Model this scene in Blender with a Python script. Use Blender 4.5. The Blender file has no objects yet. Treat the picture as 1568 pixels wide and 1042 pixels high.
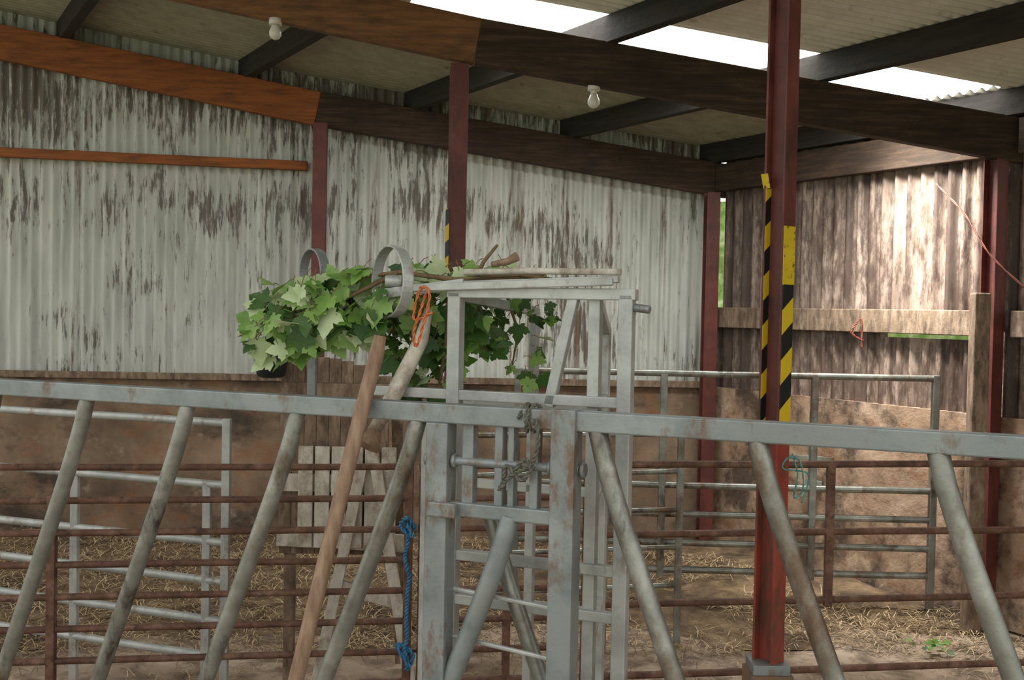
import bpy, math, random
from mathutils import Matrix, Vector, noise
random.seed(7)
S=bpy.context.scene
try:
    S.view_settings.view_transform='Standard'
except Exception: pass

# ---------------------------------------------------------------- materials
def srgb(r,g,b):
    def f(c):
        c/=255.0
        return c/12.92 if c<=.04045 else ((c+.055)/1.055)**2.4
    return (f(r),f(g),f(b),1)

def M(name,stops,ns=4,detail=8,vec=(1,1,1),rough=.7,metal=0,bump=.2,bscale=30,stains=(),bdist=.01):
    m=bpy.data.materials.new(name); m.use_nodes=True
    nt=m.node_tree; N=nt.nodes; L=nt.links
    b=N['Principled BSDF']; b.inputs['Metallic'].default_value=metal; b.inputs['Roughness'].default_value=rough
    tc=N.new('ShaderNodeTexCoord')
    def noise_n(sc,dt,v):
        mp=N.new('ShaderNodeMapping'); mp.inputs['Scale'].default_value=v
        L.new(tc.outputs['Object'],mp.inputs['Vector'])
        n=N.new('ShaderNodeTexNoise'); n.inputs['Scale'].default_value=sc; n.inputs['Detail'].default_value=dt
        n.inputs['Roughness'].default_value=.62
        L.new(mp.outputs[0],n.inputs['Vector']); return n
    n=noise_n(ns,detail,vec)
    r=N.new('ShaderNodeValToRGB'); L.new(n.outputs['Fac'],r.inputs['Fac'])
    el=r.color_ramp.elements
    el[0].position=stops[0][0]; el[0].color=srgb(*stops[0][1])
    el[1].position=stops[-1][0]; el[1].color=srgb(*stops[-1][1])
    for p,c in stops[1:-1]:
        e=el.new(p); e.color=srgb(*c)
    col=r.outputs['Color']
    for (c,lo,hi,sc,v,amt) in stains:
        k=noise_n(sc,9,v); k.inputs['Roughness'].default_value=.7
        rr=N.new('ShaderNodeMapRange'); rr.inputs[1].default_value=lo; rr.inputs[2].default_value=hi; rr.inputs[3].default_value=0; rr.inputs[4].default_value=amt
        L.new(k.outputs['Fac'],rr.inputs[0])
        mx=N.new('ShaderNodeMixRGB'); L.new(rr.outputs[0],mx.inputs[0]); L.new(col,mx.inputs[1]); mx.inputs[2].default_value=srgb(*c)
        col=mx.outputs[0]
    L.new(col,b.inputs['Base Color'])
    if bump:
        bn=noise_n(bscale,6,(1,1,1)); bp=N.new('ShaderNodeBump'); bp.inputs['Strength'].default_value=bump; bp.inputs['Distance'].default_value=bdist
        L.new(bn.outputs['Fac'],bp.inputs['Height']); L.new(bp.outputs[0],b.inputs['Normal'])
    return m

galv=M('galvanised_steel',[(.3,(106,114,114)),(.5,(136,144,144)),(.7,(160,167,167))],ns=6,rough=.45,metal=.35,bump=.1,bscale=60,
   stains=[((112,82,58),.54,.64,9,(1,1,.5),.8),((84,80,70),.52,.7,3,(1,1,1),.5)])
galvclean=M('galvanised_steel_clean',[(.3,(148,152,149)),(.6,(184,188,184))],ns=8,rough=.42,metal=.3,bump=.1,bscale=80,
   stains=[((118,96,74),.55,.68,10,(1,1,.6),.75)])
galvpipe=M('worn_galvanised_pipe',[(.3,(106,106,98)),(.5,(138,140,132)),(.7,(168,170,162))],ns=7,rough=.36,metal=.45,bump=.15,bscale=50,
   stains=[((98,72,50),.50,.62,4,(1,1,.5),.85),((50,36,27),.56,.65,5,(1,1,.4),.85)])
rustpipe=M('rusty_painted_pipe',[(.3,(78,52,40)),(.5,(106,74,58)),(.7,(136,104,88))],ns=12,rough=.7,metal=.1,bump=.3,bscale=60,
   stains=[((60,42,32),.5,.65,25,(1,1,1),.8)])
redpost=M('red_oxide_paint',[(.3,(78,36,30)),(.5,(96,46,38)),(.7,(110,56,48))],ns=7,rough=.55,bump=.2,bscale=40,
   stains=[((56,30,24),.52,.68,14,(1,1,.3),.8),((150,110,90),.64,.73,20,(1,1,.5),.5)])
redpost2=M('bright_red_paint',[(.3,(128,46,36)),(.6,(148,64,50))],ns=7,rough=.5,bump=.2,bscale=40,
   stains=[((84,60,44),.45,.60,12,(1,1,.3),.85)])
orangewood=M('orange_timber',[(.3,(112,62,24)),(.5,(142,80,32)),(.7,(160,94,42))],ns=5,vec=(.6,1,8),rough=.75,bump=.3,bscale=20,
   stains=[((76,44,22),.5,.7,4,(1,1,5),.7)])
dullorange=M('dull_orange_timber',[(.3,(92,62,36)),(.5,(120,82,48)),(.7,(142,98,60))],ns=5,vec=(.6,1,8),rough=.8,bump=.3,bscale=20,
   stains=[((60,42,28),.48,.66,4,(1,1,3),.8)])
brownwood=M('backlit_brown_timber',[(.3,(42,32,24)),(.5,(60,46,34)),(.7,(84,64,48))],ns=5,vec=(.6,.6,8),rough=.9,bump=.4,bscale=20,
   stains=[((30,24,19),.5,.7,3,(1,1,1),.6),((98,76,56),.58,.7,6,(1,1,3),.5)])  # brown timber, backlit shade of the rafters darkened into the colour
darkwood=M('purlin_timber',[(.3,(30,27,24)),(.7,(52,47,41))],ns=6,vec=(1,.6,6),rough=.9,bump=.4,bscale=20)
oldwood=M('weathered_board',[(.3,(100,82,66)),(.5,(128,108,88)),(.7,(160,140,120))],ns=6,vec=(4,4,1),rough=.85,bump=.4,bscale=25,
   stains=[((66,52,42),.46,.64,7,(3,3,1),.8)])
whitewood=M('whitewashed_board',[(.3,(164,154,138)),(.6,(208,202,188))],ns=9,vec=(3,3,1),rough=.8,bump=.3,bscale=25,
   stains=[((112,86,62),.5,.64,7,(1,1,1),.75)])
polewood=M('tool_handle_wood',[(.3,(108,84,64)),(.5,(134,108,86)),(.7,(158,132,108))],ns=8,vec=(6,6,1),rough=.6,bump=.2,bscale=40)
concrete=M('stained_concrete',[(.3,(88,72,58)),(.5,(122,102,82)),(.7,(154,132,108))],ns=2.2,rough=.9,bump=.5,bscale=14,bdist=.02,
   stains=[((138,90,56),.52,.66,3,(1,1,1.4),.6),((54,46,39),.5,.62,1.6,(1,1,1.6),.85),((186,170,148),.58,.7,5,(1,1,1),.55)])
concrete_r=M('lit_stained_concrete',[(.3,(120,96,76)),(.5,(158,132,108)),(.7,(200,176,152))],ns=2.6,rough=.9,bump=.5,bscale=14,bdist=.02,
   stains=[((118,78,52),.5,.64,4,(1,1,1.4),.8),((58,47,39),.49,.60,2.4,(1,1,.8),.85)])  # stained concrete, with the light on the right wall painted into its paler base
soil=M('dirty_yard_floor',[(.3,(128,110,90)),(.5,(166,146,126)),(.7,(200,182,162))],ns=1.6,rough=.95,bump=.7,bscale=12,bdist=.03,
   stains=[((86,70,52),.47,.62,5,(1,1,1),.8),((150,124,94),.55,.7,40,(1,1,1),.6)])
bedding=M('straw_bed',[(.3,(104,84,62)),(.5,(142,118,88)),(.7,(180,154,120))],ns=9,rough=.95,bump=1,bscale=40,bdist=.04,
   stains=[((70,56,43),.49,.64,2.2,(1,1,1),.8)])
strawA=M('straw_light',[(.3,(172,148,108)),(.7,(210,188,148))],ns=3,rough=.8,bump=0)
strawB=M('straw_dark',[(.3,(98,80,60)),(.7,(140,118,90))],ns=3,rough=.8,bump=0)
grass=M('field_grass',[(.3,(160,175,125)),(.7,(215,222,190))],ns=3,rough=.9,bump=.5)
hedge=M('hedge_leaves',[(.3,(90,130,55)),(.5,(150,180,100)),(.7,(215,228,180))],ns=8,rough=.8,bump=.6,bscale=8)
rubber=M('black_rubber',[(.3,(16,22,24)),(.7,(30,38,40))],rough=.35,bump=.1)
whiteplastic=M('white_plastic',[(.3,(205,200,190)),(.7,(225,222,214))],rough=.3,bump=0)
yellow=M('yellow_tape',[(.3,(190,160,20)),(.7,(214,186,40))],ns=9,rough=.4,bump=.1,stains=[((70,56,20),.56,.62,40,(1,1,1),.8)])
bluerope=M('blue_polyrope',[(.3,(30,84,124)),(.7,(70,140,180))],ns=60,rough=.6,bump=.4,bscale=200)
tealrope=M('teal_twine',[(.3,(40,110,106)),(.7,(90,160,150))],ns=60,rough=.6,bump=0)
greyrope=M('grey_rope',[(.3,(78,78,68)),(.7,(120,120,108))],ns=60,rough=.9,bump=.5,bscale=200)
orangerope=M('orange_twine',[(.3,(180,84,40)),(.7,(214,120,70))],ns=60,rough=.6,bump=0)
redcable=M('red_cable',[(.3,(110,56,40)),(.7,(130,70,52))],ns=20,rough=.6,bump=0)
bark=M('green_bark',[(.3,(92,74,50)),(.7,(136,116,84))],ns=20,rough=.8,bump=.3)

def sheetmat(name,base,stain,dark,bands=(),lo=.5,hi=.62,slo=.80,shi=.92,samt=.75,amt=.85,fs=7,fv=(4.5,1,1.1)):
    m=M(name,base,ns=3,vec=(3,3,.5),rough=.62,bump=.1,bscale=20)
    nt=m.node_tree;N=nt.nodes;L=nt.links;b=N['Principled BSDF']
    col=b.inputs['Base Color'].links[0].from_socket
    tc=N.new('ShaderNodeTexCoord'); sx=N.new('ShaderNodeSeparateXYZ'); L.new(tc.outputs['Object'],sx.inputs[0])
    def nz(sc,v,ro=.7):
        mp=N.new('ShaderNodeMapping'); mp.inputs['Scale'].default_value=v; L.new(tc.outputs['Object'],mp.inputs[0])
        n=N.new('ShaderNodeTexNoise'); n.inputs['Scale'].default_value=sc; n.inputs['Detail'].default_value=8; n.inputs['Roughness'].default_value=ro
        L.new(mp.outputs[0],n.inputs['Vector']); return n.outputs['Fac']
    def math_(op,a,b_):
        q=N.new('ShaderNodeMath'); q.operation=op
        for i,x in enumerate((a,b_)):
            if isinstance(x,(int,float)): q.inputs[i].default_value=x
            else: L.new(x,q.inputs[i])
        return q.outputs[0]
    def rng(x,a,b_,c=0,d=1):
        q=N.new('ShaderNodeMapRange'); L.new(x,q.inputs[0]); q.inputs[1].default_value=a; q.inputs[2].default_value=b_; q.inputs[3].default_value=c; q.inputs[4].default_value=d
        return q.outputs[0]
    big=nz(1.1,(1,1,.9),.6); fine=nz(fs,fv,.72)
    s=math_('ADD',math_('MULTIPLY',big,.75),math_('MULTIPLY',fine,1.0))
    z=sx.outputs['Z']
    for (zc,hw,am) in bands:
        d=math_('ABSOLUTE',math_('SUBTRACT',z,zc),0)
        s=math_('ADD',s,rng(d,0,hw,am,0))
    mask=rng(s,lo,hi,0,amt)
    mx=N.new('ShaderNodeMixRGB'); L.new(mask,mx.inputs[0]); L.new(col,mx.inputs[1]); mx.inputs[2].default_value=srgb(*stain)
    st=nz(1.0,(9,9,.35),.6); mask2=rng(math_('ADD',st,math_('MULTIPLY',fine,.35)),slo,shi,0,samt)
    mx2=N.new('ShaderNodeMixRGB'); L.new(mask2,mx2.inputs[0]); L.new(mx.outputs[0],mx2.inputs[1]); mx2.inputs[2].default_value=srgb(*dark)
    L.new(mx2.outputs[0],b.inputs['Base Color'])
    return m
wallsheet=sheetmat('mouldy_corrugated_sheet',[(.35,(174,177,168)),(.5,(192,195,187)),(.7,(208,210,202))],(88,76,64),(104,80,60),
   bands=[(2.5,.3,.10),(3.3,.5,.2)],lo=.95,hi=1.03,slo=.75,shi=.85,fs=6,fv=(5.5,1,.65))
roofsheet=sheetmat('roof_corrugated_sheet',[(.3,(138,135,116)),(.7,(164,161,142))],(104,98,82),(96,84,66),lo=1.02,hi=1.2)
roofsheet2=sheetmat('lit_roof_corrugated_sheet',[(.3,(206,204,192)),(.7,(228,226,216))],(160,154,138),(160,148,128),lo=1.02,hi=1.2)  # lighter copy of the roof sheet; brightness of the lit front painted in
rustsheet=sheetmat('rusty_corrugated_sheet',[(.3,(104,88,76)),(.5,(136,118,104)),(.7,(170,152,138))],(76,58,47),(60,44,35),bands=[(1.2,.5,.15)],lo=.84,hi=1.02,slo=.64,shi=.76,samt=.85)

stripe=bpy.data.materials.new('hazard_stripes'); stripe.use_nodes=True
nt=stripe.node_tree;N=nt.nodes;L=nt.links
tc=N.new('ShaderNodeTexCoord'); w=N.new('ShaderNodeTexWave'); w.wave_type='BANDS'; w.bands_direction='DIAGONAL'
mp=N.new('ShaderNodeMapping'); mp.inputs['Scale'].default_value=(-1.0,.0,1.0); L.new(tc.outputs['Object'],mp.inputs[0]); L.new(mp.outputs[0],w.inputs[0])
w.inputs['Scale'].default_value=3.6
r=N.new('ShaderNodeValToRGB'); r.color_ramp.interpolation='CONSTANT'; r.color_ramp.elements[0].color=srgb(22,24,24); r.color_ramp.elements[1].position=.5; r.color_ramp.elements[1].color=srgb(206,176,30)
L.new(w.outputs[0],r.inputs[0]); L.new(r.outputs[0],N['Principled BSDF'].inputs['Base Color']); N['Principled BSDF'].inputs['Roughness'].default_value=.4

def leafmat(name,a,b_):
    m=M(name,[(.35,a),(.65,b_)],ns=6,rough=.5,bump=0)
    nt=m.node_tree;N=nt.nodes;L=nt.links;b=N['Principled BSDF']
    t=N.new('ShaderNodeBsdfTranslucent'); mx=N.new('ShaderNodeMixShader'); mx.inputs[0].default_value=.3
    L.new(b.inputs['Base Color'].links[0].from_socket,t.inputs[0])
    L.new(b.outputs[0],mx.inputs[1]); L.new(t.outputs[0],mx.inputs[2]); L.new(mx.outputs[0],N['Material Output'].inputs[0])
    return m
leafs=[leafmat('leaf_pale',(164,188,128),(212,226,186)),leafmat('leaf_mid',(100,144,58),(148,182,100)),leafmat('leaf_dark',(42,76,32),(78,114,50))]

sky=bpy.data.materials.new('rooflight_sheet'); sky.use_nodes=True
b=sky.node_tree.nodes['Principled BSDF']; b.inputs['Base Color'].default_value=(.95,.96,.95,1)
b.inputs['Emission Color'].default_value=(1,1,.97,1); b.inputs['Emission Strength'].default_value=11

# ---------------------------------------------------------------- mesh builder
class MB:
    def __init__(s): s.v=[];s.f=[];s.m=[];s.sm=[];s.mats=[]
    def mi(s,m):
        if m not in s.mats: s.mats.append(m)
        return s.mats.index(m)
    def face(s,idx,m,smooth=False): s.f.append(idx); s.m.append(s.mi(m)); s.sm.append(smooth)
    def beam(s,p0,p1,w,h,m,up=Vector((0,0,1))):
        p0=Vector(p0);p1=Vector(p1);d=(p1-p0).normalized(); up=Vector(up)
        if abs(d.dot(up))>.98: up=Vector((0,1,0))
        x=d.cross(up).normalized(); y=x.cross(d).normalized()
        o=len(s.v)
        for p in (p0,p1):
            for a,b in ((-1,-1),(1,-1),(1,1),(-1,1)):
                s.v.append(p+x*(a*w/2)+y*(b*h/2))
        for f in ((3,2,1,0),(4,5,6,7),(0,1,5,4),(1,2,6,5),(2,3,7,6),(3,0,4,7)):
            s.face([o+i for i in f],m)
    def tube(s,pts,r,m,n=12,cap=True):
        pts=[Vector(p) for p in pts]; o=len(s.v)
        rs=r if isinstance(r,(list,tuple)) else [r]*len(pts)
        prev=None
        for i,p in enumerate(pts):
            d=(pts[min(i+1,len(pts)-1)]-pts[max(i-1,0)]).normalized()
            if prev is None:
                a=Vector((0,0,1)) if abs(d.z)<.9 else Vector((0,1,0))
                x=d.cross(a).normalized()
            else:
                x=(prev-d*prev.dot(d)).normalized()
            prev=x; y=d.cross(x)
            for k in range(n):
                t=2*math.pi*k/n
                s.v.append(p+(x*math.cos(t)+y*math.sin(t))*rs[i])
        for i in range(len(pts)-1):
            for k in range(n):
                s.face([o+i*n+k,o+i*n+(k+1)%n,o+(i+1)*n+(k+1)%n,o+(i+1)*n+k],m,True)
        if cap:
            s.face([o+k for k in range(n)][::-1],m); s.face([o+(len(pts)-1)*n+k for k in range(n)],m)
    def band(s,c,R,axis,width,th,m,a0=0,a1=2*math.pi,n=40):
        c=Vector(c);ax=Vector(axis).normalized(); x=ax.cross(Vector((0,0,1))).normalized(); y=ax.cross(x)*-1
        o=len(s.v)
        for i in range(n+1):
            t=a0+(a1-a0)*i/n; rd=x*math.cos(t)+y*math.sin(t)
            for rr,w in ((R,-1),(R,1),(R-th,1),(R-th,-1)): s.v.append(c+rd*rr+ax*(w*width/2))
        for i in range(n):
            for k in range(4): s.face([o+i*4+k,o+i*4+(k+1)%4,o+(i+1)*4+(k+1)%4,o+(i+1)*4+k],m,False)
    def ibeam(s,x,y,z0,z1,w,d,phi,m,t=.009):
        n=Vector((math.sin(phi),-math.cos(phi),0)); u=Vector((math.cos(phi),math.sin(phi),0)); c=Vector((x,y,0))
        for sg in (1,-1):
            s.slab(c+n*(sg*(d/2-t/2)),u,n,w,t,z0,z1,m)
        s.slab(c,u,n,t,d-2*t,z0,z1,m)
    def slab(s,c,u,n,w,t,z0,z1,m):
        o=len(s.v); c=Vector((c.x,c.y,0))
        for z in (z0,z1):
            for a,b in ((-1,-1),(1,-1),(1,1),(-1,1)): s.v.append(c+u*(a*w/2)-n*(b*t/2)+Vector((0,0,z)))
        for f in ((3,2,1,0),(4,5,6,7),(0,1,5,4),(1,2,6,5),(2,3,7,6),(3,0,4,7)): s.face([o+i for i in f],m)
    def obj(s,name,bevel=0,parent=None):
        me=bpy.data.meshes.new(name); me.from_pydata([tuple(v) for v in s.v],[],s.f); 
        for m in s.mats: me.materials.append(m)
        me.polygons.foreach_set('material_index',s.m); me.polygons.foreach_set('use_smooth',s.sm); me.update()
        ob=bpy.data.objects.new(name,me); S.collection.objects.link(ob)
        if bevel:
            b=ob.modifiers.new('bevel','BEVEL'); b.width=bevel; b.segments=2; b.limit_method='ANGLE'; b.angle_limit=.9
        if parent: ob.parent=parent
        return ob
V=lambda *a:Vector(a)

# ---------------------------------------------------------------- barn grid
C=V(1.505,8.49,0); E=V(-1,-.06,0).normalized(); P=V(.58,-1,0)
def G(s,t,z=0): return C+E*s+P*t+V(0,0,z)
def rb(s): return 2.65+.147*s if s<=3 else 3.091+.18*(s-3)
RD=.25; PD=.15
def rz(s): return rb(s)+RD+PD

def corr_wall(name,a,b,z0,z1f,mat,amp=.010,per=.076):
    d=(b-a); Ln=d.length; d.normalize(); nrm=V(d.y,-d.x,0); k=int(Ln/per*8); mb=MB()
    for i in range(k+1):
        x=Ln*i/k; off=nrm*(amp*math.sin(2*math.pi*x/per)); p=a+d*x+off
        zt=z1f(x) if callable(z1f) else z1f
        mb.v.append(V(p.x,p.y,z0)); mb.v.append(V(p.x,p.y,(z0+zt)/2)); mb.v.append(V(p.x,p.y,zt))
    for i in range(k):
        for j in range(2): mb.face([i*3+j,(i+1)*3+j,(i+1)*3+j+1,i*3+j+1],mat,True)
    return mb.obj(name)

# back wall
wb=bpy.data.objects.new('wall_back',None); S.collection.objects.link(wb)
o=corr_wall('corrugated_sheets',G(-.10,-.10),G(7.5,-.10),1.18,lambda x:rz(x)+.0,wallsheet,amp=.014); o.parent=wb
mb=MB()
mb.slab(G(3.7,-.06),E,V(E.y,-E.x,0),7.6,.16,0,1.19,concrete); mb.obj('concrete_base',parent=wb)
mb=MB()
mb.beam(G(0.1,.05,1.215),G(7.5,.05,1.215),.03,.05,oldwood); mb.obj('trim_back_board',.004)
mb=MB()
mb.beam(G(3.05,-.03,2.80),G(7.5,-.03,2.88),.06,.07,orangewood); mb.obj('side_rail_timber',.004)

# right wall
wr=bpy.data.objects.new('wall_right',None); S.collection.objects.link(wr)
for nm,t0,t1,z0,z1 in (('upper_sheets',.06,2.28,1.70,3.03),('upper_sheets_near',2.36,6,1.70,3.03),('lower_sheets',-.1,1.42,1.15,1.70),('lower_sheets_near',1.40,2.0,1.15,1.63),('lower_sheets_end',1.98,6,1.15,1.7)):
    o=corr_wall(nm,G(-.06,t0),G(-.06,t1),z0,z1,rustsheet,amp=.022,per=.1); o.parent=wr
mb=MB(); pn=P.normalized(); 
mb.slab(G(-.1,2.9),pn,V(pn.y,-pn.x,0),7.0,.16,0,1.2,concrete_r); mb.obj('concrete_base',parent=wr)
mb=MB(); mb.beam(G(0.0,.0,1.73),G(0.0,2.1,1.73),.05,.15,oldwood); mb.beam(G(.0,2.25,1.73),G(.0,6,1.73),.05,.15,oldwood); mb.obj('right_wall_rail_timber',.006)
mb=MB(); mb.beam(G(.0,.06,2.78),G(.0,2.15,2.78),.07,.2,brownwood); mb.beam(G(.0,2.27,2.78),G(.0,6,2.78),.07,.2,brownwood); mb.obj('eaves_beam',.006)

# floor
mb=MB()
nx,ny=120,130
for j in range(ny+1):
    for i in range(nx+1):
        x=-9+18*i/nx; y=-3+14*j/ny
        h=.03*noise.noise(V(x*.9,y*.9,0))+.015*noise.noise(V(x*3,y*3,2))-.02
        mb.v.append(V(x,y,h))
for j in range(ny):
    for i in range(nx):
        a=j*(nx+1)+i; mb.face([a,a+1,a+nx+2,a+nx+1],soil,True)
mb.obj('floor')
mb=MB(); nx,ny=90,26
def bedh(s,t): 
    e=min(1,max(0,(2.35+.2*noise.noise(V(s,0,4))-t)/.5))
    return e*(.06+.05*noise.noise(V(s*1.3,t*1.3,5))+.03*noise.noise(V(s*5,t*5,1)))
for j in range(ny+1):
    for i in range(nx+1):
        s=.04+7.3*i/nx; t=.07+2.5*j/ny
        p=G(s,t); mb.v.append(V(p.x,p.y,bedh(s,t)-.018))
for j in range(ny):
    for i in range(nx):
        a=j*(nx+1)+i; mb.face([a,a+1,a+nx+2,a+nx+1],bedding,True)
def blade(mb,x,y,z,l,w,m):
    an=random.uniform(0,6.28); d=V(math.cos(an),math.sin(an),random.uniform(-.25,.35)); q=V(-d.y,d.x,0)*w
    c=V(x,y,z); o=len(mb.v); b=c+d*l*.5+V(0,0,.01*random.random()); e=c+d*l+V(0,0,-.3*l*random.random())
    mb.v+= [c-q,c+q,b+q,b-q,e+q*.5,e-q*.5]; mb.face([o,o+1,o+2,o+3],m); mb.face([o+3,o+2,o+4,o+5],m)
for _ in range(24000):
    s=random.uniform(.1,7.2); t=random.uniform(.15,2.7); p=G(s,t)
    if s<2.6 and noise.noise(V(s*1.6,t*1.6,8))<-.1: continue
    blade(mb,p.x,p.y,bedh(s,t)+random.uniform(0,.02),random.uniform(.03,.13),.0022,random.choice((strawA,strawB)))
for _ in range(7000):
    x=random.uniform(-3.5,3.0); y=random.uniform(3.2,6.3)
    if noise.noise(V(x*1.2,y*1.2,3))<-.08: continue
    blade(mb,x,y,.01,random.uniform(.04,.11),.002,random.choice((strawA,strawB)))
mb.obj('straw_bedding')

# roof
rf=bpy.data.objects.new('ceiling',None); S.collection.objects.link(rf)
def roof(name,t0,t1,mat,lift=0,s0=-.25,s1=7.5,per=.076,amp=.012):
    ks=[s0,s1] if s1<=3 else ([s0,3,s1] if s0<3 else [s0,s1])
    k=int((t1-t0)*1.156/per*8); mb=MB(); n=len(ks)
    for i in range(k+1):
        t=t0+(t1-t0)*i/k; dz=amp*math.sin(2*math.pi*(t*1.156)/per)
        for s in ks: mb.v.append(G(s,t,rz(s)+dz+lift))
    for i in range(k):
        for j in range(n-1): mb.face([i*n+j,i*n+j+1,(i+1)*n+j+1,(i+1)*n+j],mat,True)
    return mb.obj(name,parent=rf)
TA,TB=1.52,2.26
roof('roof_sheets_rear',-.15,TA+.03,roofsheet)
roof('rooflight',TA,TB,sky,lift=.025,s0=.06,s1=3.25)
roof('roof_sheet_eaves',TA,TB,roofsheet2,s0=-.25,s1=.09)
roof('roof_sheet_ridge',TA,TB,roofsheet,s0=3.2,s1=7.5)
roof('roof_sheets_front',TB-.03,6.4,roofsheet2)
mb=MB()
for s in (.02,1.1,2.28,3.52,4.85,6.1,7.3):
    z=rb(s)+RD+PD/2-.005
    mb.beam(G(s,-.08,z),G(s,6.3,z),.07,PD,darkwood)
mb.obj('roof_purlins',.004)
def rafter(name,t,segs):
    mb=MB()
    for s0,s1,m in segs:
        mb.beam(G(s0,t,rb(s0)+RD/2),G(s1,t,rb(s1)+RD/2),.08,RD,m)
    return mb.obj(name,.006)
rafter('rafter_beam',0.03,[(-.1,3.0,brownwood),(3.0,7.5,orangewood)])
rafter('rafter_beam',2.19,[(-.1,3.0,brownwood),(3.0,7.5,dullorange)])
rafter('rafter_beam',4.38,[(-.1,3.0,brownwood),(3.0,7.5,dullorange)])
def post(x,y,z1,phi=.1,w=.1,d=.1,m=redpost):
    mb=MB(); mb.ibeam(x,y,0,z1,w,d,phi,m); mb.slab(V(x,y,0),V(1,0,0),V(0,1,0),.16,.16,0,.03,concrete)
    return mb.obj('steel_post',.002)
p=G(3.02,.13); post(p.x,p.y,rb(3.02))
p=G(.10,.13); post(p.x,p.y,rb(0.1))
p=G(.06,2.19); post(p.x,p.y,rb(0.06),w=.09,phi=.5)
post(-.318,6.12,rb(3.0))
p=G(7.0,.13); post(p.x,p.y,rb(7))
# near post with hazard tape
mb=MB(); phi=math.radians(40)
X0,Y0=.935,3.93
mb.ibeam(X0,Y0,1.36,3.2,.068,.088,phi,redpost); mb.ibeam(X0,Y0,.52,1.36,.0681,.0881,phi,redpost2)
mb.slab(V(X0,Y0,0),V(1,0,0),V(0,1,0),.13,.13,.485,.52,galv); mb.slab(V(X0,Y0,0),V(1,0,0),V(0,1,0),.15,.15,0,.485,concrete)
n=V(math.sin(phi),-math.cos(phi),0);u=V(math.cos(phi),math.sin(phi),0)
cf=V(X0,Y0,0)+n*.0455; cb=V(X0,Y0,0)-n*.0345
mb.slab(cf,u,n,.067,.002,1.86,2.065,yellow)
mb.slab(cf,u,n,.062,.002,1.30,1.86,stripe)
mb.slab(cb-u*.012,u,n,.045,.002,1.35,2.2,stripe)
a=cb-u*.03+V(0,0,2.2)
mb.beam(a,a+V(-.012,-.01,.05),.03,.002,yellow)
mb.obj('steel_post',.0015)
mb=MB(); mb.slab(V(-.365,6.055,0),V(1,0,0),V(0,1,0),.02,.002,1.85,2.3,stripe); mb.obj('hazard_tape_strip')
mb=MB(); mb.beam(V(2.60,6.18,0),V(2.60,6.18,1.9),.09,.09,oldwood); mb.obj('timber_gate_post',.01)

def bulb(x,y,z,top):
    mb=MB(); mb.tube([V(x,y,top),V(x,y,top-.035)],.035,whiteplastic,16); mb.tube([V(x,y,top-.03),V(x,y,z+.02)],.018,whiteplastic,16)
    pr=[(.0,.018),(-.015,.024),(-.035,.033),(-.055,.033),(-.072,.022),(-.080,.005)]
    mb.tube([V(x,y,z+.025+a) for a,_ in pr],[r for _,r in pr],whiteplastic,16); mb.obj('light_bulb')
bulb(-1.31,6.03,3.24,3.30); bulb(.424,6.16,2.93,rb(2.3)+.02)

# ---------------------------------------------------------------- feed barrier (local frame q along, n back, z)
BO=V(-1.66,3.6,0); BD=V(.9251,-.3797,0); BN=V(.3797,.9251,0)
def B(q,n,z): return BO+BD*q+BN*n+V(0,0,z)
mb=MB()
mb.beam(B(-1.4,0,1.47),B(4.2,0,1.47),.05,.052,galv)
mb.beam(B(-1.4,0,.14),B(4.2,0,.14),.05,.05,galv)
def bar(q,sgn,n=0,ztop=1.45,m=galvpipe,r=.024,sl=.40):
    pts=[]
    for i in range(18):
        z=ztop-(ztop-.14)*i/17.0; h=ztop-z
        off=sl*h-.02*(1-math.exp(-h/.1))
        pts.append(B(q+sgn*off,n,z))
    mb.tube(pts,r,m,16)
for q in (-.41,-.02,.365,.751,1.137,1.523): bar(q,-1)
for q in (2.036,2.44,2.847,3.25,3.65): bar(q,1,m=galvpipe,r=.025,sl=.385)
for q in (-1.35,4.15): mb.beam(B(q,0,0),B(q,0,1.45),.06,.06,galv,up=BN)
mb.beam(B(1.594,.0,0),B(1.594,.0,1.445),.064,.064,galv,up=BN)
mb.beam(B(1.954,-.005,0),B(1.954,-.005,1.50),.066,.066,galv,up=BN)
mb.beam(B(1.625,.0,1.215),B(1.93,.0,1.215),.04,.038,galv)
mb.beam(B(1.575,-.04,1.215),B(1.66,-.04,1.215),.02,.04,galv)
for q,w in ((1.675,.034),(1.765,.024),(1.80,.018),(1.865,.024)):
    mb.beam(B(q,.01,1.2),B(q,.01,1.45),w,.035,galv,up=BN)
mb.tube([B(1.56,.0,1.343),B(1.99,.0,1.343)],.0125,galv,14)
for q in (1.555,1.635,2.0,1.91): mb.tube([B(q-.006,0,1.343),B(q+.006,0,1.343)],.021,galv,8)
mb.beam(B(1.59,.03,.99),B(1.95,.03,.965),.012,.012,galvclean); mb.beam(B(1.59,.03,.86),B(1.95,.03,.83),.012,.012,galvclean)
bar(1.80,-1,ztop=1.21,r=.027,m=galv); bar(1.70,1,n=.09,ztop=1.21,r=.022)
mb.obj('feed_barrier',.004)

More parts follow.
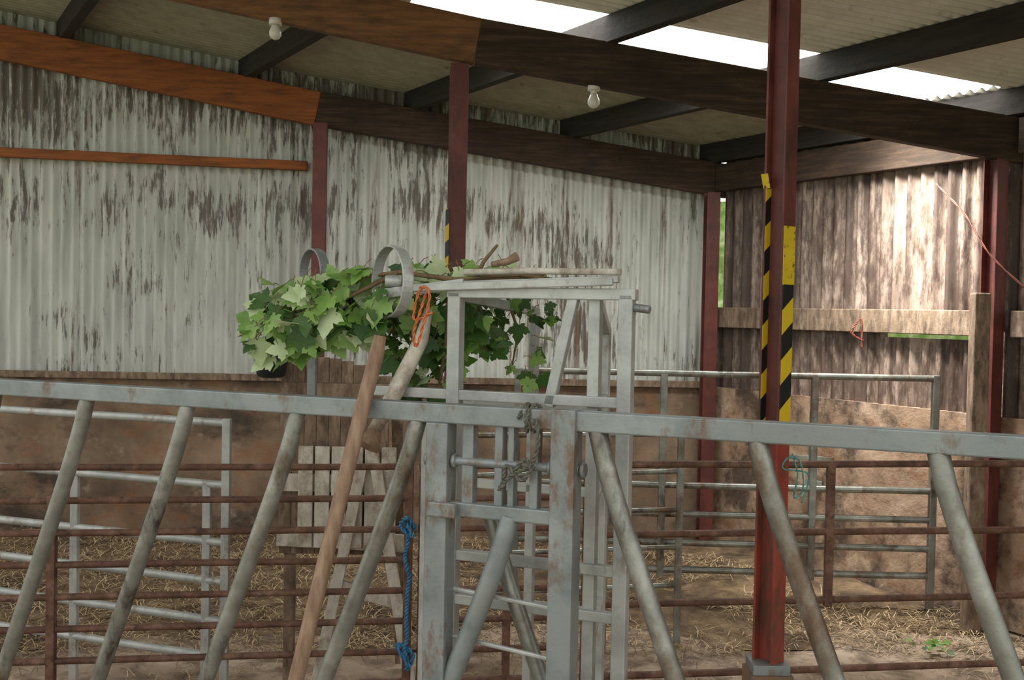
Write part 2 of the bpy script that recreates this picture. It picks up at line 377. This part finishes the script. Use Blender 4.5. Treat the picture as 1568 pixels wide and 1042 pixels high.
# cattle crush frame above / behind barrier
mb=MB(); cw=.04
def up(q,n,z0,z1,w=cw,m=galvclean): mb.beam(B(q,n,z0),B(q,n,z1),w,w,m,up=BN)
up(1.513,.25,0,1.80); up(2.033,.25,0,1.80); up(1.936,.27,0,1.80,.034)
up(1.547,.8,0,1.76,.03); up(1.15,.8,0,1.42,.03); up(1.80,.8,0,1.70,.03)
mb.beam(B(1.49,.25,1.80),B(2.06,.25,1.80),.04,.032,galvclean)
mb.beam(B(1.50,.30,1.825),B(1.98,.34,1.845),.03,.02,galvclean)
mb.beam(B(1.88,.25,1.80),B(1.81,.25,1.48),.03,.03,galvclean,up=BN)
mb.beam(B(1.513,.25,1.79),B(1.547,.8,1.75),.03,.03,galvclean)
mb.beam(B(1.936,.27,1.79),B(1.80,.8,1.69),.03,.03,galvclean)
for z in (1.50,1.03,.9,.45): mb.beam(B(1.513,.25,z),B(2.033,.25,z),.03,.03,galvclean)
for z in (1.47,1.2,.8,.4):
    mb.beam(B(1.15,.8,z-.05),B(1.80,.8,z-.05),.03,.03,galvclean)
    mb.beam(B(1.936,.27,z),B(1.80,.8,z),.025,.025,galvclean)
mb.beam(B(1.22,.26,1.50),B(1.60,.26,1.50),.03,.03,galvclean)
mb.tube([B(2.05,.25,1.765),B(2.10,.24,1.76)],.012,galv,10)
mb.beam(B(1.26,.22,1.79),B(1.55,.22,1.825),.012,.03,galvclean); mb.beam(B(1.36,.21,1.81),B(2.0,.22,1.835),.014,.022,galvclean)
c=B(1.315,.22,1.83); mb.band(c,.108,V(.84,.54,0),.036,.007,galvclean)
mb.tube([c+V(-.02,0,0),c+V(.03,0,0)],.018,galvclean)
c2=V(-.70,3.9,1.87); mb.band(c2,.085,V(.8,.6,0),.036,.007,galv); mb.beam(c2+V(0,0,-.08),V(-.70,3.9,1.40),.03,.03,galv)
mb.beam(V(-.72,3.9,1.41),B(1.15,.8,1.41),.03,.03,galv)
mb.obj('cattle_crush',.003)

mb=MB(); mb.tube([B(1.50,.33,1.862),B(1.7,.345,1.868),B(1.98,.36,1.866)],.010,whitewood,10); mb.tube([B(1.59,.33,1.885),B(1.64,.33,1.895),B(1.67,.33,1.91)],[.009,.011,.015],polewood,8); mb.obj('wooden_stick')
mb=MB(); mb.tube([V(-.363,3.055,1.673),V(-.372,3.05,1.62),V(-.405,3.016,1.47),V(-.55,2.9,.77),V(-.71,2.77,.0)],[.017,.021,.021,.021,.018],polewood,14); mb.obj('tool_handle')
mb=MB(); mb.tube([V(-.25,3.32,1.75),V(-.27,3.31,1.66),V(-.335,3.30,1.52),V(-.41,3.28,1.37)],[.012,.022,.026,.02],whitewood,10)
mb.tube([V(-.40,3.28,1.385),V(-.42,3.26,1.34)],[.02,.04],polewood,12); mb.obj('wooden_scoop')

# wooden crate behind
mb=MB(); y=5.05
for i in range(9):
    x=-1.02+.44*i/8; zt=1.52-.05*abs(i/8-.35)**2*4
    mb.beam(V(x,y,.62),V(x,y,zt),.054,.02,oldwood,up=V(0,1,0))
mb.beam(V(-1.05,y-.03,1.36),V(-.5,y-.03,1.36),.02,.09,oldwood); mb.beam(V(-1.05,y-.03,.95),V(-.45,y-.03,.95),.02,.08,whitewood)
mb.beam(V(-1.05,y-.03,.70),V(-.45,y-.03,.68),.02,.08,whitewood)
for i in range(6): mb.beam(V(-.92+.075*i,y-.05,.66),V(-.92+.075*i,y-.05,1.12),.066,.02,whitewood,up=V(0,1,0))
mb.beam(V(-.66,y-.09,1.05),V(-.86,y-.09,0),.05,.03,whitewood,up=V(0,1,0)); mb.beam(V(-.60,y-.09,1.05),V(-.42,y-.09,0),.05,.03,whitewood,up=V(0,1,0))
mb.beam(V(-.80,y-.07,.5),V(-.48,y-.07,.42),.03,.06,whitewood)
mb.beam(V(-1.0,y+.03,0),V(-1.0,y+.03,1.5),.05,.04,oldwood,up=V(0,1,0)); mb.beam(V(-.52,y+.4,0),V(-.52,y+.03,1.3),.05,.04,oldwood,up=V(0,1,0))
mb.obj('wooden_feed_crate',.003)
mb=MB(); bx,by,bz=-1.07,4.94,1.53
pr=[(-.10,.045),(-.09,.062),(-.03,.074),(.03,.078),(.06,.080),(.065,.083),(.07,.078),(.02,.07)]
mb.tube([V(bx,by,bz+a) for a,_ in pr],[r for _,r in pr],rubber,24); 
mb.tube([V(bx+.08*math.cos(t),by,bz+.06+.06*math.sin(t)) for t in [math.pi*i/10 for i in range(11)]],.004,galv,6); mb.obj('black_bucket')
# iron latch bracket on right wall
mb=MB(); a=G(.05,1.0,0)
mb.beam(a+V(0,0,.55),a+V(0,0,1.1),.025,.02,galvpipe); mb.beam(a+V(-.14,.0,.80),a+V(.12,-.12,.80),.02,.03,galvpipe); mb.beam(a+V(-.03,0,.62),a+V(.07,-.05,.62),.02,.05,galvpipe); mb.obj('gate_latch_bracket',.003)

# ---------------------------------------------------------------- rail hurdles
def RU(x,z): return V(x,4.4+(x+2.03)*.16,z)
def hurdle(name,x0,x1,zs,ups,m=rustpipe,r=.014,f=RU,upw=.035,sag=0):
    mb=MB()
    for z in zs:
        k=8; mb.tube([f(x0+(x1-x0)*i/k,z+sag*math.sin(math.pi*i/k)+.004*noise.noise(V(i,z*7,0))) for i in range(k+1)],r,m,10)
    for x,z0,z1 in ups: mb.beam(f(x,z0),f(x,z1),upw,upw,m,up=V(0,1,0))
    return mb.obj(name,.003)
hurdle('rusty_hurdle',-3.6,-.42,[1.085,.95,.82,.69,.56,.43,.30,.17],[(-3.6,0,1.12),(-1.83,0,.97),(-.42,0,1.12)])
hurdle('rusty_hurdle',-.38,.28,[1.085,.95,.82,.69,.56,.43,.30,.17],[(-.36,0,1.1),(.0,.1,1.1),(.26,0,1.1)])
hurdle('rusty_hurdle',.32,3.8,[1.09,.785,.48,.165],[(.34,0,1.1),(1.44,.45,1.09),(2.9,0,1.1)],r=.016)
def SI(x,z): return V(x,5.2-(x+2.4)*.364,z)
hurdle('galvanised_gate',-4.2,-1.22,[1.24,.97,.72,.55,.38,.22],[(-1.22,0.02,1.26),(-1.31,.02,.98),(-1.98,.02,1.0),(-3.4,.02,1.26)],m=galvclean,r=.018,f=SI)
def FA(x,z): return V(x,6.55-.03*x,z)
hurdle('galvanised_gate',.03,2.5,[1.40,.74,.57,.40,.24],[(.04,0.02,1.41),(.9,.2,1.4),(1.78,.2,1.4),(2.48,.02,1.42)],m=galvpipe,r=.02,f=FA,upw=.04)
def MI(x,z): return V(x,5.6+.25*x,z)
hurdle('galvanised_hurdle',-.40,.9,[1.12,.92,.72,.52,.32],[(-.38,0,1.15),(.5,0,1.15),(.9,0,1.15)],m=galvpipe,r=.014,f=MI)

# ---------------------------------------------------------------- maple branch
half=[(0.0,0.0),(0.15,-0.14),(0.44,-0.14),(0.42,0.04),(0.66,0.12),(0.90,0.46),(0.68,0.46),(0.56,0.58),(0.36,0.50),(0.42,0.70),(0.30,0.80),(0.22,0.94),(0.0,1.18)]
outl=half+[(-x,y) for x,y in half[-2:0:-1]]
def leaf(mb,c,dirv,nrm,size,m):
    d=Vector(dirv).normalized(); nr=Vector(nrm); nr=(nr-d*nr.dot(d)).normalized(); x=d.cross(nr)
    o=len(mb.v); cup=random.uniform(-.25,.35); curl=random.uniform(-.35,.1)
    mb.v.append(c+d*(.3*size))
    for a,b in outl:
        h=cup*abs(a)+curl*max(0,b)**2*.6
        mb.v.append(c+x*(a*size*.85)+d*(b*size)+nr*(h*size*.6))
    k=len(outl)
    for i in range(k): mb.face([o,o+1+i,o+1+(i+1)%k],m,True)
mb=MB()
base=V(-.18,3.32,1.84)
stems=[[base,V(-.35,3.38,1.86),V(-.55,3.42,1.83),V(-.72,3.42,1.76)],
       [V(-.35,3.38,1.86),V(-.5,3.36,1.78),V(-.66,3.35,1.72)],
       [base+V(.28,.1,.02),base,V(-.3,3.45,1.78),V(-.42,3.5,1.62)],
       [base+V(.1,.1,0),V(-.02,3.55,1.80),V(.02,3.6,1.68),V(.0,3.6,1.56)],
       [base,V(-.2,3.40,1.68),V(-.22,3.42,1.52)],
       [V(-.12,3.4,1.84),V(-.09,3.4,1.90),V(-.05,3.4,1.95)],
       [base+V(.35,.12,.0),base+V(.2,.06,.02),base]]
for st in stems: mb.tube(st,[.008-.0018*i for i in range(len(st))],bark,8)
def blob(n,cx,cy,cz,rx,ry,rz_,size,w):
    for _ in range(n):
        while True:
            a,b,c=[random.uniform(-1,1) for _ in range(3)]
            if a*a+b*b+c*c<1: break
        p=V(cx+a*rx,cy+b*ry,cz+c*rz_)
        d=V(random.uniform(-.8,.5)+a*.6,random.uniform(-.9,.3),random.uniform(-1.1,.15))
        nr=V(random.uniform(-.5,.5),random.uniform(-1.1,-.1),random.uniform(.1,1.1))
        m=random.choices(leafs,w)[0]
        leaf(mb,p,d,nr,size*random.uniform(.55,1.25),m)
        q=p-d.normalized()*size*.7; mb.tube([p,(p+q)/2+V(0,0,.005),q],.0012,bark,4,cap=False)
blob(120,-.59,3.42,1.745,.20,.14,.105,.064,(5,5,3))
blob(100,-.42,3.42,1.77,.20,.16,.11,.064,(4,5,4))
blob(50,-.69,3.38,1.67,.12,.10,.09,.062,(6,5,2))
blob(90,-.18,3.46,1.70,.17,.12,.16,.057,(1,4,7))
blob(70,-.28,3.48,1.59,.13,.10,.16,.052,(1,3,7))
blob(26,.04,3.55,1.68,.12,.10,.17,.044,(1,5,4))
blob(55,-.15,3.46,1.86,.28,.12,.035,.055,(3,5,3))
mb.obj('maple_branch')

# ---------------------------------------------------------------- ropes and twine
def rope(name,pts,r,m,strands=2):
    P_=[Vector(p) for p in pts]; fine=[]
    for i in range(len(P_)-1):
        a=P_[max(i-1,0)];b=P_[i];c=P_[i+1];d=P_[min(i+2,len(P_)-1)]
        for k in range(10):
            t=k/10; fine.append(.5*((2*b)+(c-a)*t+(2*a-5*b+4*c-d)*t*t+(3*b-a-3*c+d)*t**3))
    fine.append(P_[-1]); mb=MB()
    for sidx in range(strands):
        pts2=[]
        for i,p in enumerate(fine):
            d=(fine[min(i+1,len(fine)-1)]-fine[max(0,i-1)])
            d=d.normalized() if d.length>1e-6 else V(0,0,1)
            x=d.cross(V(.3,.8,.5)).normalized(); y=d.cross(x); an=i*.9+2*math.pi*sidx/strands
            pts2.append(p+(x*math.cos(an)+y*math.sin(an))*r*.55)
        mb.tube(pts2,r*.6,m,6)
    return mb.obj(name)
RR=random.Random(3)
bx=-.42; by=4.62
pts=[V(bx+RR.uniform(-.01,.01),by+RR.uniform(-.01,.01),.86-.045*i) for i in range(15)]
pts=[V(bx+.03,by,.83),V(bx,by-.03,.88),V(bx-.03,by,.84),V(bx+.02,by-.03,.80)]+pts
pts+=[V(bx+.03,by,.3),V(bx-.04,by,.34),V(bx+.02,by-.02,.25)]
rope('blue_rope',pts,.009,bluerope)
pts=[B(1.83+.004*i+.008*math.sin(i*2.1),-.036*math.cos(i*1.571),1.47+.036*math.sin(i*1.571)) for i in range(13)]
pts+=[B(1.89,-.04,1.42),B(1.88,-.04,1.37),B(1.86,-.03,1.345),B(1.83,-.035,1.33),B(1.79,-.03,1.30),B(1.78,-.03,1.28),B(1.81,-.03,1.32),B(1.85,-.03,1.365),B(1.87,-.04,1.34),B(1.84,-.035,1.31),B(1.80,-.03,1.345),B(1.79,-.03,1.31)]
rope('grey_rope',pts,.0055,greyrope)
pts=[V(.985,3.86,1.27),V(1.0,3.84,1.2),V(.99,3.84,1.12),V(1.02,3.84,1.15),V(1.01,3.84,1.24),V(.97,3.84,1.26),V(.95,3.84,1.22),V(1.04,3.85,1.2),V(1.02,3.85,1.1)]
rope('teal_twine',pts,.003,tealrope)
pts=[B(1.43,.22,1.80),B(1.42,.2,1.74),B(1.40,.2,1.68),B(1.41,.2,1.64),B(1.43,.2,1.7),B(1.45,.2,1.79),B(1.42,.2,1.81),B(1.40,.2,1.72),B(1.46,.2,1.74)]
rope('orange_twine',pts,.0045,orangerope)
rope('red_cable',[G(.12,1.9,2.55),G(.14,2.1,2.35),G(.18,2.3,2.1),G(.1,2.55,1.8)],.006,redcable)
a=G(.07,1.35,1.7); rope('orange_twine',[a+V(0,0,.02),a+V(-.04,0,-.05),a+V(.04,0,-.1),a+V(-.03,0,-.05),a+V(.02,0,.04),a+V(.03,0,-.15)],.006,redcable)

mb=MB()
for cx,cy in ((2.35,5.75),(2.2,5.8)):
    for _ in range(10):
        an=random.uniform(0,6.28); leaf(mb,V(cx+random.uniform(-.1,.1),cy+random.uniform(-.06,.06),random.uniform(.01,.05)),V(math.cos(an),math.sin(an),.5),V(0,-.3,1),random.uniform(.018,.035),leafs[random.choice((1,2))])
mb.obj('ground_weeds')

# outside: field and hedge
mb=MB(); mb.face([0,1,2,3],grass); mb.v=[V(-60,-60,-.08),V(60,-60,-.08),V(60,60,-.08),V(-60,60,-.08)]; mb.obj('field_ground')
mb=MB(); nx,nz_=60,10
for j in range(nz_+1):
    for i in range(nx+1):
        p=V(2.2,13.5,0)+V(.5,-.6,0)*(i*.28); w=.5*noise.noise(V(i*.3,j*.4,0)); mb.v.append(p+V(w,w,j*.32-.1))
for j in range(nz_):
    for i in range(nx):
        a=j*(nx+1)+i; mb.face([a,a+1,a+nx+2,a+nx+1],hedge,True)
mb.obj('hedge')

# ---------------------------------------------------------------- light
W=bpy.data.worlds.new('world'); S.world=W; W.use_nodes=True
bg=W.node_tree.nodes['Background']; bg.inputs[0].default_value=(1,.99,.96,1); bg.inputs[1].default_value=1.38
def area(name,loc,target,sx,sy,e,col=(1,1,1),spread=3.14):
    l=bpy.data.lights.new(name,'AREA'); l.shape='RECTANGLE'; l.size=sx; l.size_y=sy; l.energy=e; l.color=col; l.spread=spread
    o=bpy.data.objects.new(name,l); S.collection.objects.link(o); o.location=loc
    o.rotation_euler=(Vector(target)-Vector(loc)).to_track_quat('-Z','Y').to_euler(); return o
area('rooflight_boost_lamp',G(.75,1.95,3.08),G(.0,1.80,1.7),.4,.3,34,(1,.97,.92),1.5)  # added lamp under the rooflight, boosts the bright patch on the right wall

# camera
cam=bpy.data.cameras.new('camera'); co=bpy.data.objects.new('camera',cam); S.collection.objects.link(co)
cam.sensor_width=36; cam.lens=36*1700/1568; cam.clip_start=.05
R=Matrix.Rotation(math.radians(90-1.52),3,'X')@Matrix.Rotation(.02,3,'Z')
co.matrix_world=Matrix.Translation((0,0,1.75))@R.to_4x4()
S.camera=co
